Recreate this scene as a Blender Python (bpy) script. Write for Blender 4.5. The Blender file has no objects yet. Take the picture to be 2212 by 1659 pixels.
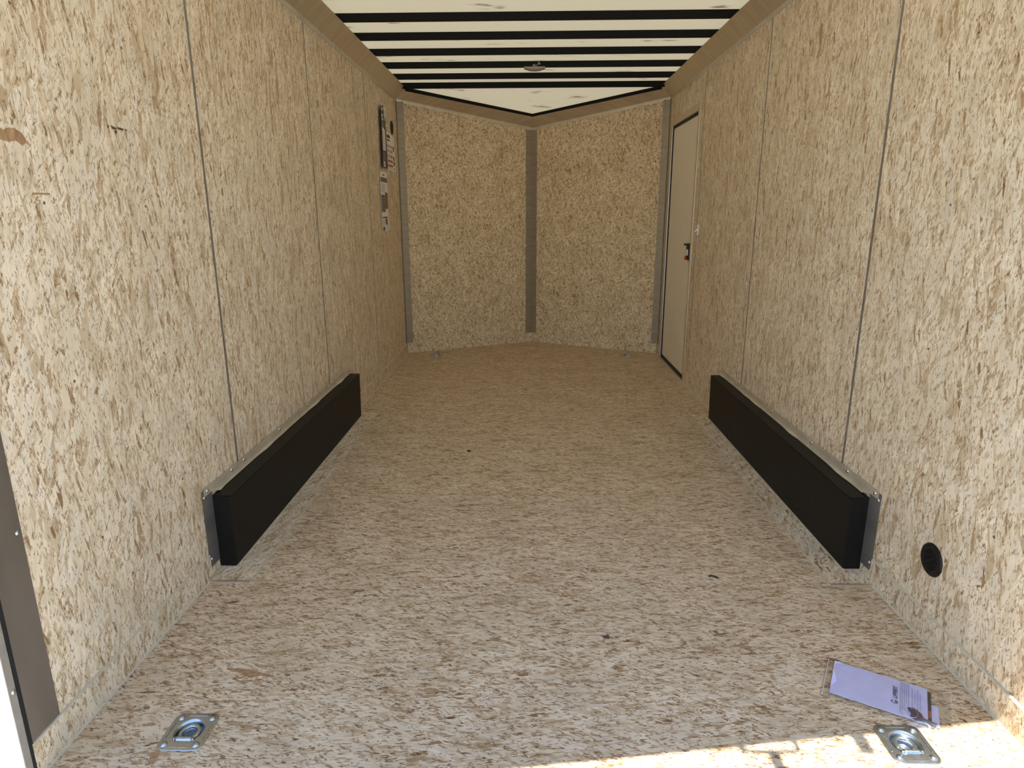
import bpy, bmesh, math, random
from mathutils import Vector, Matrix
random.seed(7)
S = bpy.context.scene
C = S.collection

# ------------------------------------------------------------------ camera
XL, XR, XM = -1.1254, 1.2049, 0.0398          # side walls and centre line
YD, YN = 5.957, 6.55                          # where the nose starts, nose tip
cam_h, pitch, yaw, roll, f_px = 1.2501, 0.2543, -0.0243, -0.0033, 1404.55
cd = bpy.data.cameras.new('camera')
cd.sensor_fit = 'HORIZONTAL'; cd.sensor_width = 36.0
cd.lens = 36.0 * f_px / 2212.0
cd.clip_start = 0.02
cam = bpy.data.objects.new('camera', cd); C.objects.link(cam)
fw = Vector((math.sin(yaw)*math.cos(pitch), math.cos(yaw)*math.cos(pitch), -math.sin(pitch)))
rt = fw.cross(Vector((0, 0, 1))).normalized(); up = rt.cross(fw)
r2 = rt*math.cos(roll) + up*math.sin(roll); u2 = -rt*math.sin(roll) + up*math.cos(roll)
M = Matrix((r2, u2, -fw)).transposed().to_4x4(); M.translation = Vector((0, 0, cam_h))
cam.matrix_world = M
S.camera = cam

# ------------------------------------------------------------------ light
SUN_D = Vector((0.055, 0.20, -1.0)).normalized()          # direction the sunlight travels
w = bpy.data.worlds.new('world'); S.world = w; w.use_nodes = True
nt = w.node_tree; bg = nt.nodes['Background']
sky = nt.nodes.new('ShaderNodeTexSky'); sky.sky_type = 'NISHITA'; sky.sun_disc = False
sky.sun_elevation = math.radians(70); sky.sun_rotation = math.radians(195)
sky.air_density = 1.0; sky.dust_density = 0.35; sky.ozone_density = 1.0
nt.links.new(sky.outputs[0], bg.inputs[0]); bg.inputs[1].default_value = 0.165
sl = bpy.data.lights.new('sun', 'SUN'); sl.energy = 5.8; sl.angle = math.radians(0.45); sl.color = (1.0, 0.965, 0.91)
so = bpy.data.objects.new('sun', sl); C.objects.link(so)
so.rotation_euler = (-SUN_D).to_track_quat('Z', 'Y').to_euler(); so.location = (0, -2, 6)

S.view_settings.view_transform = 'Standard'; S.view_settings.look = 'None'
S.view_settings.gamma = 1.0; S.view_settings.use_curve_mapping = False
S.view_settings.exposure = 1.28
S.cycles.max_bounces = 7; S.cycles.diffuse_bounces = 6; S.cycles.glossy_bounces = 3
S.cycles.use_adaptive_sampling = True; S.cycles.adaptive_threshold = 0.05; S.cycles.use_denoising = True
S.cycles.transparent_max_bounces = 12

# ------------------------------------------------------------------ materials
def nodes(name):
    m = bpy.data.materials.new(name); m.use_nodes = True
    t = m.node_tree
    return m, t, t.nodes['Principled BSDF']
def N(t, kind, **kw):
    n = t.nodes.new(kind)
    for k, v in kw.items(): setattr(n, k, v)
    return n
def L(t, a, b): t.links.new(a, b)
def math_(t, op, a, b=None, clamp=False):
    n = N(t, 'ShaderNodeMath', operation=op, use_clamp=clamp)
    for i, x in enumerate((a, b)):
        if x is None: continue
        if isinstance(x, (int, float)): n.inputs[i].default_value = x
        else: L(t, x, n.inputs[i])
    return n.outputs[0]
def ramp(t, fac, stops, interp='LINEAR'):
    n = N(t, 'ShaderNodeValToRGB'); e = n.color_ramp.elements; n.color_ramp.interpolation = interp
    while len(e) < len(stops): e.new(0.5)
    for x, (p, c) in zip(e, stops):
        x.position = p; x.color = tuple(c) + (1,) if len(c) == 3 else c
    L(t, fac, n.inputs[0]); return n.outputs[0]
def mix(t, fac, a, b, blend='MIX'):
    n = N(t, 'ShaderNodeMix', data_type='RGBA', blend_type=blend)
    for i, x in ((0, fac), (6, a), (7, b)):
        if isinstance(x, (int, float)): n.inputs[i].default_value = x
        elif isinstance(x, tuple): n.inputs[i].default_value = x + (1,)
        else: L(t, x, n.inputs[i])
    return n.outputs[2]

def plain(name, col, rough=0.5, metal=0.0, noise=0.0, nscale=(40, 40, 40), bump=0.0, spec=0.5):
    m, t, b = nodes(name)
    b.inputs['Base Color'].default_value = tuple(col) + (1,)
    b.inputs['Roughness'].default_value = rough; b.inputs['Metallic'].default_value = metal
    b.inputs['Specular IOR Level'].default_value = spec
    if noise or bump:
        tc = N(t, 'ShaderNodeTexCoord'); mp = N(t, 'ShaderNodeMapping'); mp.inputs['Scale'].default_value = nscale
        L(t, tc.outputs['Object'], mp.inputs[0])
        nz = N(t, 'ShaderNodeTexNoise'); nz.inputs['Scale'].default_value = 1.0; nz.inputs['Detail'].default_value = 4
        L(t, mp.outputs[0], nz.inputs[0])
        lo = tuple(x*(1-noise) for x in col); hi = tuple(min(1, x*(1+noise)) for x in col)
        L(t, ramp(t, nz.outputs[0], [(0.3, lo), (0.7, hi)]), b.inputs['Base Color'])
        rr = N(t, 'ShaderNodeMapRange'); rr.inputs[3].default_value = rough*0.8; rr.inputs[4].default_value = min(1, rough*1.25)
        L(t, nz.outputs[0], rr.inputs[0]); L(t, rr.outputs[0], b.inputs['Roughness'])
        if bump:
            bp = N(t, 'ShaderNodeBump'); bp.inputs['Strength'].default_value = bump; bp.inputs['Distance'].default_value = 0.002
            L(t, nz.outputs[0], bp.inputs['Height']); L(t, bp.outputs[0], b.inputs['Normal'])
    return m

def osb(name, spread=1.0, pale=(0.82, 0.695, 0.51), tone=(1, 1, 1), contrast=1.0, more=0.0):
    """oriented strand board: overlapping wood strands along the V axis of a metric UV map"""
    m, t, b = nodes(name)
    tc = N(t, 'ShaderNodeTexCoord'); oi = N(t, 'ShaderNodeObjectInfo')
    off = math_(t, 'MULTIPLY', oi.outputs['Random'], 53.0)
    cmb = N(t, 'ShaderNodeCombineXYZ'); L(t, off, cmb.inputs[0]); L(t, off, cmb.inputs[1])
    add = N(t, 'ShaderNodeVectorMath', operation='ADD'); L(t, tc.outputs['UV'], add.inputs[0]); L(t, cmb.outputs[0], add.inputs[1])
    P0 = add.outputs[0]
    def madd(src, vec, amt):
        a = N(t, 'ShaderNodeVectorMath', operation='MULTIPLY_ADD'); L(t, vec, a.inputs[0])
        a.inputs[1].default_value = (amt[0], amt[1], 0); L(t, src, a.inputs[2]); return a.outputs[0]
    lg = N(t, 'ShaderNodeTexNoise', noise_dimensions='2D'); lg.inputs['Scale'].default_value = 5.0; lg.inputs['Detail'].default_value = 2; L(t, P0, lg.inputs[0])
    PB = madd(P0, lg.outputs['Color'], (0.020, 0.03))               # slow bending of the strand direction
    mp = N(t, 'ShaderNodeMapping'); mp.inputs['Scale'].default_value = (330, 24, 1); L(t, PB, mp.inputs[0])
    fb = N(t, 'ShaderNodeTexNoise', noise_dimensions='2D'); fb.inputs['Scale'].default_value = 1; fb.inputs['Detail'].default_value = 2
    L(t, mp.outputs[0], fb.inputs[0])
    P = madd(PB, fb.outputs['Color'], (0.0036, 0.024))             # torn, fibrous strand ends
    def cells(src, deg, sx, sy):
        mp = N(t, 'ShaderNodeMapping', vector_type='TEXTURE')
        mp.inputs['Rotation'].default_value = (0, 0, math.radians(deg)); mp.inputs['Scale'].default_value = (sx, sy, 1)
        L(t, src, mp.inputs[0])
        vo = N(t, 'ShaderNodeTexVoronoi', voronoi_dimensions='2D', feature='F1'); vo.inputs['Scale'].default_value = 1
        L(t, mp.outputs[0], vo.inputs[0])
        sp = N(t, 'ShaderNodeSeparateColor'); L(t, vo.outputs['Color'], sp.inputs[0])
        return sp.outputs[0], sp.outputs[1], sp.outputs[2]
    def K(r, g, b_): return (min(1, pale[0]*r), min(1, pale[1]*g), min(1, pale[2]*b_))
    light = [(0.0, K(1.12, 1.14, 1.18)), (0.22, K(1, 1, 1)), (0.42, K(.96, 1.0, 1.07)), (0.55, K(1.05, 1.03, 1)), (0.75, K(.88, .85, .80)), (0.92, K(.76, .69, .60)), (1.0, K(.60, .50, .40))]
    dark = [(0.0, K(1.08, 1.08, 1.09)), (0.34, K(.95, .95, .96)), (0.62, K(.84, .79, .72)), (0.84, K(.71, .62, .52)), (0.95, K(.54, .43, .33)), (1.0, K(.36, .26, .17))]
    dens = math_(t, 'MULTIPLY', math_(t, 'SUBTRACT', lg.outputs['Fac'], 0.5), 0.7)
    a = cells(P, 3, 0.026, 0.13)
    col = ramp(t, a[0], light)
    for deg, sx, sy, th, st in ((-10*spread, 0.0125, 0.065, 0.40, light), (15*spread, 0.0085, 0.042, 0.66-more, dark), (-38*spread, 0.0050, 0.020, 0.72-more, dark)):
        b_ = cells(P, deg, sx, sy)
        col = mix(t, math_(t, 'GREATER_THAN', math_(t, 'ADD', b_[1], dens), th), col, ramp(t, b_[0], st))
    # strand fibre
    col = mix(t, 0.5*contrast, col, ramp(t, fb.outputs[0], [(0.22, (0.55, 0.50, 0.43)), (0.46, (1, 1, 1))]), 'MULTIPLY')
    # short dark splinters and bark specks
    for deg, sx, sy, th, dk in ((12*spread, .0021, .015, 0.92, (0.44, 0.33, 0.23)), (-40*spread, .0019, .0085, 0.945, (0.30, 0.21, 0.14))):
        d_ = cells(P, deg, sx, sy)
        msk = math_(t, 'MULTIPLY', math_(t, 'GREATER_THAN', d_[0], th), 0.85*contrast, True)
        col = mix(t, msk, col, mix(t, 1.0, col, dk, 'MULTIPLY'))
    # broad uneven tone of the board
    tn = tuple(tone)
    col = mix(t, 1.0, col, ramp(t, lg.outputs[0], [(0.3, tuple(x*y for x, y in zip(tn, (0.86, 0.84, 0.81)))), (0.7, tn)]), 'MULTIPLY')
    L(t, col, b.inputs['Base Color'])
    b.inputs['Roughness'].default_value = 0.62; b.inputs['Specular IOR Level'].default_value = 0.25
    return m

MT = {}
MT['osb_wall'] = osb('osb_wall', contrast=0.9, more=-0.12)
MT['osb_front'] = osb('osb_front', spread=1.6, pale=(0.84, 0.70, 0.475), contrast=1.15, more=0.16)
MT['osb_floor'] = osb('osb_floor', spread=0.8, tone=(0.90, 0.86, 0.82), contrast=1.1, more=0.07)
MT['osb_edge'] = plain('osb_edge', (0.55, 0.50, 0.38), 0.7, noise=0.12, nscale=(60, 60, 60))
MT['sealant'] = plain('sealant', (0.56, 0.49, 0.36), 0.55, noise=0.1)
MT['galv'] = plain('galvanised_steel', (0.76, 0.685, 0.56), 0.38, 0.90, noise=0.10, nscale=(3, 30, 6))
MT['galv_dark'] = plain('mill_finish_steel', (0.36, 0.31, 0.24), 0.42, 0.6, noise=0.12, nscale=(6, 6, 30))
MT['flash'] = plain('dull_flashing', (0.74, 0.66, 0.50), 0.5, 0.6, noise=0.10, nscale=(3, 9, 9))
MT['seam'] = plain('seam_steel', (0.36, 0.34, 0.31), 0.42, 0.75, noise=0.25, nscale=(2, 2, 9))
MT['bright_alu'] = plain('bright_aluminium', (0.62, 0.61, 0.58), 0.38, 0.85, noise=0.05)
MT['post_plate'] = plain('bronze_grey_plate', (0.30, 0.265, 0.225), 0.42, 0.75, noise=0.10, nscale=(12, 12, 3))
MT['black_steel'] = plain('black_painted_steel', (0.0055, 0.0052, 0.0048), 0.6, spec=0.15)
MT['black_liner'] = plain('black_coated_steel', (0.0062, 0.0052, 0.0043), 0.5, noise=0.25, nscale=(120, 120, 120), bump=0.10, spec=0.22)
MT['rubber'] = plain('black_rubber', (0.006, 0.006, 0.006), 0.7)
MT['black_plastic'] = plain('black_plastic', (0.006, 0.0055, 0.0055), 0.45, spec=0.3)
MT['zinc'] = plain('zinc_plate', (0.46, 0.50, 0.53), 0.26, 1.0, noise=0.08, nscale=(60, 60, 60))
MT['screw'] = plain('screw_steel', (0.60, 0.60, 0.60), 0.28, 1.0)
MT['screw_dark'] = plain('countersunk_screw', (0.22, 0.22, 0.25), 0.45, 0.8)
MT['door'] = plain('beige_door_skin', (0.80, 0.715, 0.59), 0.5, noise=0.03, nscale=(6, 6, 6))
MT['white_plastic'] = plain('white_plastic', (0.78, 0.78, 0.74), 0.4)
MT['red'] = plain('red_plastic', (0.20, 0.012, 0.010), 0.4)
MT['paper_white'] = plain('white_card', (0.85, 0.82, 0.76), 0.5)
MT['paper_lav'] = plain('lavender_white_paper', (0.68, 0.67, 0.96), 0.6, noise=0.04, nscale=(30, 30, 30))
MT['navy'] = plain('navy_print', (0.035, 0.035, 0.075), 0.45)
MT['slate'] = plain('slate_print', (0.10, 0.10, 0.14), 0.45)
MT['grey_print'] = plain('grey_print', (0.28, 0.27, 0.27), 0.5)
MT['red_print'] = plain('red_print', (0.42, 0.09, 0.06), 0.5)
MT['brown_print'] = plain('brown_photo_print', (0.20, 0.11, 0.055), 0.5, noise=0.5, nscale=(40, 40, 15))
MT['dark_print'] = plain('dark_print', (0.03, 0.028, 0.028), 0.5)
MT['pale_ink'] = plain('pale_ink', (0.40, 0.40, 0.56), 0.6)
MT['ink'] = plain('black_ink', (0.02, 0.02, 0.035), 0.6)
MT['violet_plastic'] = plain('dark_violet_plastic', (0.035, 0.022, 0.075), 0.35)
MT['bark'] = plain('dark_bark', (0.035, 0.018, 0.010), 0.8)
MT['leaf'] = plain('dry_leaf', (0.10, 0.06, 0.035), 0.8)
MT['wire'] = plain('white_wire', (0.72, 0.70, 0.66), 0.4)
MT['rear_paint'] = plain('grey_rear_paint', (0.30, 0.30, 0.30), 0.5)

# clear polythene
m, t, b = nodes('clear_polythene')
out = t.nodes['Material Output']; tr = N(t, 'ShaderNodeBsdfTransparent'); tr.inputs[0].default_value = (0.93, 0.93, 0.93, 1)
gl = N(t, 'ShaderNodeBsdfGlossy'); gl.inputs['Roughness'].default_value = 0.12
mx = N(t, 'ShaderNodeMixShader'); mx.inputs[0].default_value = 0.13
L(t, tr.outputs[0], mx.inputs[1]); L(t, gl.outputs[0], mx.inputs[2]); L(t, mx.outputs[0], out.inputs[0])
t.nodes.remove(b); MT['poly'] = m
# smoky lens of the dome lamp
m, t, b = nodes('lamp_lens')
b.inputs['Base Color'].default_value = (0.42, 0.36, 0.30, 1); b.inputs['Roughness'].default_value = 0.25
b.inputs['Transmission Weight'].default_value = 0.25; MT['lens'] = m
# translucent roof skin with rubbed-in dirt
m, t, b = nodes('translucent_roof')
out = t.nodes['Material Output']; tc = N(t, 'ShaderNodeTexCoord')
mp = N(t, 'ShaderNodeMapping'); mp.inputs['Scale'].default_value = (3.0, 11.0, 1); L(t, tc.outputs['UV'], mp.inputs[0])
n1 = N(t, 'ShaderNodeTexNoise', noise_dimensions='2D'); n1.inputs['Scale'].default_value = 1.0; n1.inputs['Detail'].default_value = 6; n1.inputs['Roughness'].default_value = 0.62
L(t, mp.outputs[0], n1.inputs[0])
n2 = N(t, 'ShaderNodeTexNoise', noise_dimensions='2D'); n2.inputs['Scale'].default_value = 2.2; n2.inputs['Detail'].default_value = 2; L(t, tc.outputs['UV'], n2.inputs[0])
dirt = math_(t, 'MULTIPLY', ramp(t, n1.outputs[0], [(0.60, (0, 0, 0)), (0.70, (1, 1, 1))]), ramp(t, n2.outputs[0], [(0.50, (0, 0, 0)), (0.60, (1, 1, 1))]))
colT = mix(t, dirt, (0.182, 0.160, 0.105), (0.070, 0.050, 0.032))
colD = mix(t, dirt, (0.70, 0.66, 0.55), (0.30, 0.24, 0.18))
td = N(t, 'ShaderNodeBsdfTranslucent'); L(t, colT, td.inputs[0])
df = N(t, 'ShaderNodeBsdfDiffuse'); L(t, colD, df.inputs[0])
mx = N(t, 'ShaderNodeMixShader'); mx.inputs[0].default_value = 0.5
L(t, td.outputs[0], mx.inputs[1]); L(t, df.outputs[0], mx.inputs[2]); L(t, mx.outputs[0], out.inputs[0])
t.nodes.remove(b); MT['roof'] = m
# gravel yard
m, t, b = nodes('gravel')
tc = N(t, 'ShaderNodeTexCoord'); vo = N(t, 'ShaderNodeTexVoronoi'); vo.inputs['Scale'].default_value = 32
L(t, tc.outputs['Object'], vo.inputs[0])
sp = N(t, 'ShaderNodeSeparateColor'); L(t, vo.outputs['Color'], sp.inputs[0])
nz = N(t, 'ShaderNodeTexNoise'); nz.inputs['Scale'].default_value = 2.0; L(t, tc.outputs['Object'], nz.inputs[0])
gcol = mix(t, 0.35, ramp(t, sp.outputs[0], [(0, (0.33, 0.315, 0.29)), (0.5, (0.45, 0.435, 0.41)), (1, (0.60, 0.585, 0.56))]), ramp(t, nz.outputs[0], [(0.35, (0.40, 0.375, 0.335)), (0.7, (0.52, 0.505, 0.48))]))
L(t, gcol, b.inputs['Base Color']); b.inputs['Roughness'].default_value = 0.9
bp = N(t, 'ShaderNodeBump'); bp.inputs['Strength'].default_value = 0.8; bp.inputs['Distance'].default_value = 0.02
L(t, vo.outputs['Distance'], bp.inputs['Height']); bp.invert = True; L(t, bp.outputs[0], b.inputs['Normal'])
MT['gravel'] = m

# ------------------------------------------------------------------ mesh helpers
def box(bm, x0, x1, y0, y1, z0, z1, bev=0.0):
    n0 = set(bm.verts)
    v = [bm.verts.new((x, y, z)) for x in (x0, x1) for y in (y0, y1) for z in (z0, z1)]
    F = [(0, 1, 3, 2), (4, 6, 7, 5), (0, 4, 5, 1), (2, 3, 7, 6), (0, 2, 6, 4), (1, 5, 7, 3)]
    fs = [bm.faces.new([v[i] for i in q]) for q in F]
    if bev:
        es = list({e for f in fs for e in f.edges})
        bmesh.ops.bevel(bm, geom=es, offset=bev, segments=2, profile=0.6, affect='EDGES')
    return bm
def prism(bm, poly, o, a, b_, n, h, bev=0.0):
    """poly of (s,t) pairs on the plane o + s*a + t*b, extruded by h along n"""
    o, a, b_, n = Vector(o), Vector(a), Vector(b_), Vector(n)
    lo = [bm.verts.new(o + a*s + b_*t) for s, t in poly]; hi = [bm.verts.new(o + a*s + b_*t + n*h) for s, t in poly]
    k = len(poly)
    fs = [bm.faces.new(lo[::-1]), bm.faces.new(hi)]
    for i in range(k): fs.append(bm.faces.new((lo[i], lo[(i+1) % k], hi[(i+1) % k], hi[i])))
    if bev: bmesh.ops.bevel(bm, geom=list(fs[1].edges), offset=bev, segments=2, profile=0.6, affect='EDGES')
    return bm
def tube(bm, pts, r, seg=8):
    pts = [Vector(p) for p in pts]; rings = []
    for i, p in enumerate(pts):
        d = (pts[min(i+1, len(pts)-1)] - pts[max(i-1, 0)]).normalized()
        a = d.orthogonal().normalized() if i == 0 else (ra - d*ra.dot(d)).normalized()
        ra = a; c = d.cross(a)
        rings.append([bm.verts.new(p + (a*math.cos(q) + c*math.sin(q))*r) for q in [2*math.pi*k/seg for k in range(seg)]])
    for A, B in zip(rings, rings[1:]):
        for k in range(seg): bm.faces.new((A[k], A[(k+1) % seg], B[(k+1) % seg], B[k]))
    bm.faces.new(rings[0][::-1]); bm.faces.new(rings[-1])
    return bm
def sheet(bm, rows, th, flip=False):
    """surface through rows of points, given a thickness"""
    V = [[bm.verts.new(p) for p in r] for r in rows]
    fs = []
    for A, B in zip(V, V[1:]):
        for k in range(len(A)-1):
            q = (A[k], A[k+1], B[k+1], B[k]); fs.append(bm.faces.new(q[::-1] if flip else q))
    bm.normal_update()
    bmesh.ops.solidify(bm, geom=fs, thickness=th)
    return bm
WO = {}                                        # world origins
def link(o, parent):
    C.objects.link(o)
    if parent is not None: o.parent = parent
    return o
def place(o, wo, parent):
    wo = Vector(wo); WO[o.name] = wo
    o.location = wo - (WO[parent.name] if parent is not None else Vector((0, 0, 0)))
def obj(name, bm, mat, parent=None, grain=None, smooth=False, kind=None):
    bmesh.ops.recalc_face_normals(bm, faces=bm.faces)
    uvl = bm.loops.layers.uv.new('UVMap'); g = Vector(grain or (0, 0, 1))
    for f in bm.faces:
        n = f.normal; v = g - n*g.dot(n)
        if v.length < 0.2:
            v = Vector((0, 0, 1)) - n*n.z
            if v.length < 0.2: v = Vector((1, 0, 0))
        v.normalize(); u = v.cross(n)
        for l in f.loops:
            co = l.vert.co; l[uvl].uv = (co.dot(u), co.dot(v))
        f.smooth = smooth
    xs = [v.co for v in bm.verts]
    c = Vector(((min(p.x for p in xs)+max(p.x for p in xs))/2, (min(p.y for p in xs)+max(p.y for p in xs))/2, min(p.z for p in xs)))
    bmesh.ops.translate(bm, verts=bm.verts, vec=-c)
    me = bpy.data.meshes.new(name); bm.to_mesh(me); bm.free()
    me.materials.append(MT[mat])
    o = bpy.data.objects.new(name, me); link(o, parent); place(o, c, parent)
    if kind: o['kind'] = kind
    return o
def empty(name, loc, parent=None, kind=None):
    o = bpy.data.objects.new(name, None); o.empty_display_size = 0.05; link(o, parent); place(o, loc, parent)
    if kind: o['kind'] = kind
    return o
def tag(o, label, cat, group=None):
    o['label'] = label; o['category'] = cat
    if group: o['group'] = group
    return o
def copy_tree(o, parent=None, delta=Vector((0, 0, 0))):
    c = o.copy(); link(c, parent); WO[c.name] = WO[o.name] + delta
    if parent is None: c.location = o.location + delta
    for ch in list(o.children): copy_tree(ch, c, delta)
    return c
_sc = {}
def screw(parent, pos, n, r=0.0055, h=0.0025, mat='screw', name='screw'):
    n = Vector(n).normalized(); key = (tuple(round(x, 3) for x in n), r, h, mat)
    if key not in _sc:
        bm = bmesh.new(); a = n.orthogonal().normalized(); c = n.cross(a); seg = 14
        R0 = [bm.verts.new((a*math.cos(q)+c*math.sin(q))*r - n*0.001) for q in [2*math.pi*k/seg for k in range(seg)]]
        R1 = [bm.verts.new((a*math.cos(q)+c*math.sin(q))*r*0.72 + n*h*0.8) for q in [2*math.pi*k/seg for k in range(seg)]]
        tp = bm.verts.new(n*h)
        for k in range(seg):
            bm.faces.new((R0[k], R0[(k+1) % seg], R1[(k+1) % seg], R1[k])); bm.faces.new((R1[k], R1[(k+1) % seg], tp))
        bmesh.ops.recalc_face_normals(bm, faces=bm.faces)
        for f in bm.faces: f.smooth = True
        me = bpy.data.meshes.new(name); bm.to_mesh(me); bm.free(); me.materials.append(MT[mat]); _sc[key] = me
    o = bpy.data.objects.new(name, _sc[key]); link(o, parent); place(o, pos, parent)
    return o

Y0 = 1.197                                     # rear end of the boarding
ZB = 0.090                                     # top of the baseboard
Z_ROOF = 2.362
S1 = [2.3492, 3.5684, 4.7876]; S2 = [2.3616, 3.5808, 4.80]
T = 0.009                                      # board thickness
G = 0.0095                                      # half the width of a seam
def wall_y(x): return YD + (YN-YD)*(1-abs(x-XM)/(XR-XM))
def nose_z(y): return 2.2957 - 0.2513*(y-5.90)

# ------------------------------------------------------------------ ground outside
bm = bmesh.new(); box(bm, -30, 30, -30, 40, -0.75, -0.55)
obj('ground', bm, 'gravel', kind='structure')

# ------------------------------------------------------------------ floor
RINGS = [(-0.845, 1.338), (0.925, 1.334), (-0.834, 5.838), (0.918, 5.856)]
HX, HY = 0.046, 0.046
bm = bmesh.new()
xs = sorted([XL-0.02, XR+0.02] + [c[0]+s*HX for c in RINGS for s in (-1, 1)])
ys = sorted([1.185, YD-0.004] + [c[1]+s*HY for c in RINGS for s in (-1, 1)])
grid = {(i, j): bm.verts.new((x, y, 0)) for i, x in enumerate(xs) for j, y in enumerate(ys)}
fs = []
for i in range(len(xs)-1):
    for j in range(len(ys)-1):
        cx, cy = (xs[i]+xs[i+1])/2, (ys[j]+ys[j+1])/2
        if any(abs(cx-a) < HX and abs(cy-b_) < HY for a, b_ in RINGS): continue
        fs.append(bm.faces.new((grid[i, j], grid[i+1, j], grid[i+1, j+1], grid[i, j+1])))
r = bmesh.ops.extrude_face_region(bm, geom=fs)
bmesh.ops.translate(bm, verts=[g for g in r['geom'] if isinstance(g, bmesh.types.BMVert)], vec=(0, 0, -0.018))
floor = obj('floor', bm, 'osb_floor', grain=(1, 0, 0), kind='structure')
bm = bmesh.new(); prism(bm, [(XL-.02, YD-0.002), (XR+.02, YD-0.002), (XR+.02, YD+.03), (XM, YN+.03), (XL-.02, YD+.03)], (0, 0, -0.018), (1, 0, 0), (0, 1, 0), (0, 0, 1), 0.018)
obj('floor_panel', bm, 'osb_floor', floor, grain=(1, 0, 0))

# ------------------------------------------------------------------ side walls
def stud_rows(y0, y1):
    k = 0; out = []
    y = 1.5467
    while y < y1-0.06:
        if y > y0+0.06: out.append(y)
        y += 0.4064
    return out
def side_wall(name, x, sgn, seams, yend, door=None):
    wl = empty(name, (x, (Y0+yend)/2, 0), kind='structure')
    edges = [Y0] + seams + [yend]
    for i in range(len(edges)-1):
        a = edges[i] + (G if i else 0); b_ = edges[i+1] - (G if i < len(edges)-2 else 0)
        bm = bmesh.new()
        if door and i == len(edges)-2:
            d0, d1, dz = door
            poly = [(a, 0), (d0, 0), (d0, dz), (d1, dz), (d1, 0), (b_, 0), (b_, Z_ROOF), (a, Z_ROOF)]
        else:
            poly = [(a, 0), (b_, 0), (b_, Z_ROOF), (a, Z_ROOF)]
        prism(bm, poly, (x, 0, 0), (0, 1, 0), (0, 0, 1), (sgn, 0, 0), T)
        p = obj('panel', bm, 'osb_wall', wl, grain=(0, 0, 1))
        for y in stud_rows(a, b_):
            for z in (0.43, 0.85, 1.28, 1.71):
                zz = z + random.uniform(-.012, .012); yy = y + random.uniform(-.008, .008)
                if door and door[0]-.06 < yy < door[1]+.06: continue
                screw(p, (x, yy, zz), (-sgn, 0, 0), 0.0048, 0.0010, 'screw_dark')
        for yy in ([a+0.012] if i else []):
            for z in (0.85, 1.28, 1.71): screw(p, (x, yy, z+random.uniform(-.02, .02)), (-sgn, 0, 0), 0.0045, 0.0010, 'screw_dark')
    for s in seams:
        bm = bmesh.new(); box(bm, min(x+sgn*0.0010, x+sgn*0.0085), max(x+sgn*0.0010, x+sgn*0.0085), s-G+.0004, s+G-.0004, ZB, 2.20)
        obj('seam_strip', bm, 'seam', wl)
    return wl
DOOR0, DOOR1, DOORZ = 4.935, 5.815, 1.972
wall_left = side_wall('wall_left', XL, -1, S1, YD)
wall_right = side_wall('wall_right', XR, 1, S2, YD, (DOOR0, DOOR1, DOORZ))

# front walls of the V nose
def plan_off(d):
    """inner offset of the wall line in plan"""
    A = [Vector((XL, Y0)), Vector((XL, YD)), Vector((XM, YN)), Vector((XR, YD)), Vector((XR, Y0))]
    segs = []
    for p, q in zip(A, A[1:]):
        t_ = (q-p).normalized(); n = Vector((t_.y, -t_.x))         # to the right of travel = inside
        segs.append((p+n*d, t_))
    out = [segs[0][0].copy()]
    for (p, u), (q, v_) in zip(segs, segs[1:]):
        den = u.x*v_.y - u.y*v_.x; w_ = q-p
        out.append(p + u*((w_.x*v_.y - w_.y*v_.x)/den))
    out.append(segs[-1][0] + segs[-1][1]*(YD-Y0))
    return out
for side, x0, s in (('left', XL, -1), ('right', XR, 1)):
    a = Vector((XM-x0, YN-YD, 0)); ln = a.length; a.normalize()
    n = Vector((-a.y, a.x, 0)); n = n if n.y > 0 else -n
    wl = empty('wall_front_'+side, ((x0+XM)/2, (YD+YN)/2, 0), kind='structure')
    bm = bmesh.new(); prism(bm, [(0, 0), (ln, 0), (ln, 2.20), (0, 2.36)], (x0, YD, 0), a, (0, 0, 1), n, T)
    p = obj('panel', bm, 'osb_front', wl, grain=(0, 0, 1))
    for sx in (0.14, 0.54, 0.93):
        for z in (0.43, 0.95, 1.45, 1.85):
            q = Vector((x0, YD, z)) + a*(sx+random.uniform(-.02, .02)); screw(p, q, -n, 0.0048, 0.0010, 'screw_dark')

# baseboards
def bb_side(name, x, sgn, runs):
    b0 = empty(name, (x, runs[0][0], 0), kind='structure')
    for y0, y1 in runs:
        bm = bmesh.new(); t_ = 0.007
        box(bm, min(x-sgn*t_, x), max(x-sgn*t_, x), y0, y1, 0.0005, ZB-0.003)
        obj('board', bm, 'osb_wall', b0, grain=(0, 0, 1))
        bm = bmesh.new()
        prism(bm, [(0, 0), (t_, 0), (t_*0.85, 0.0022), (0, 0.004)], (x, y0, ZB-0.003), (-sgn, 0, 0), (0, 0, 1), (0, 1, 0), y1-y0)
        obj('edge_sealant', bm, 'sealant', b0)
        bm = bmesh.new()
        prism(bm, [(0, 0), (0.005, 0), (0, 0.004)], (x-sgn*t_, y0, 0.0005), (-sgn, 0, 0), (0, 0, 1), (0, 1, 0), y1-y0)
        obj('floor_sealant', bm, 'sealant', b0)
    return b0
bb_side('baseboard_left', XL, -1, [(Y0, 2.046), (3.978, YD-0.004)])
bb_side('baseboard_right', XR, 1, [(Y0, 2.062), (3.972, 4.897), (5.848, YD-0.004)])
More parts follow.
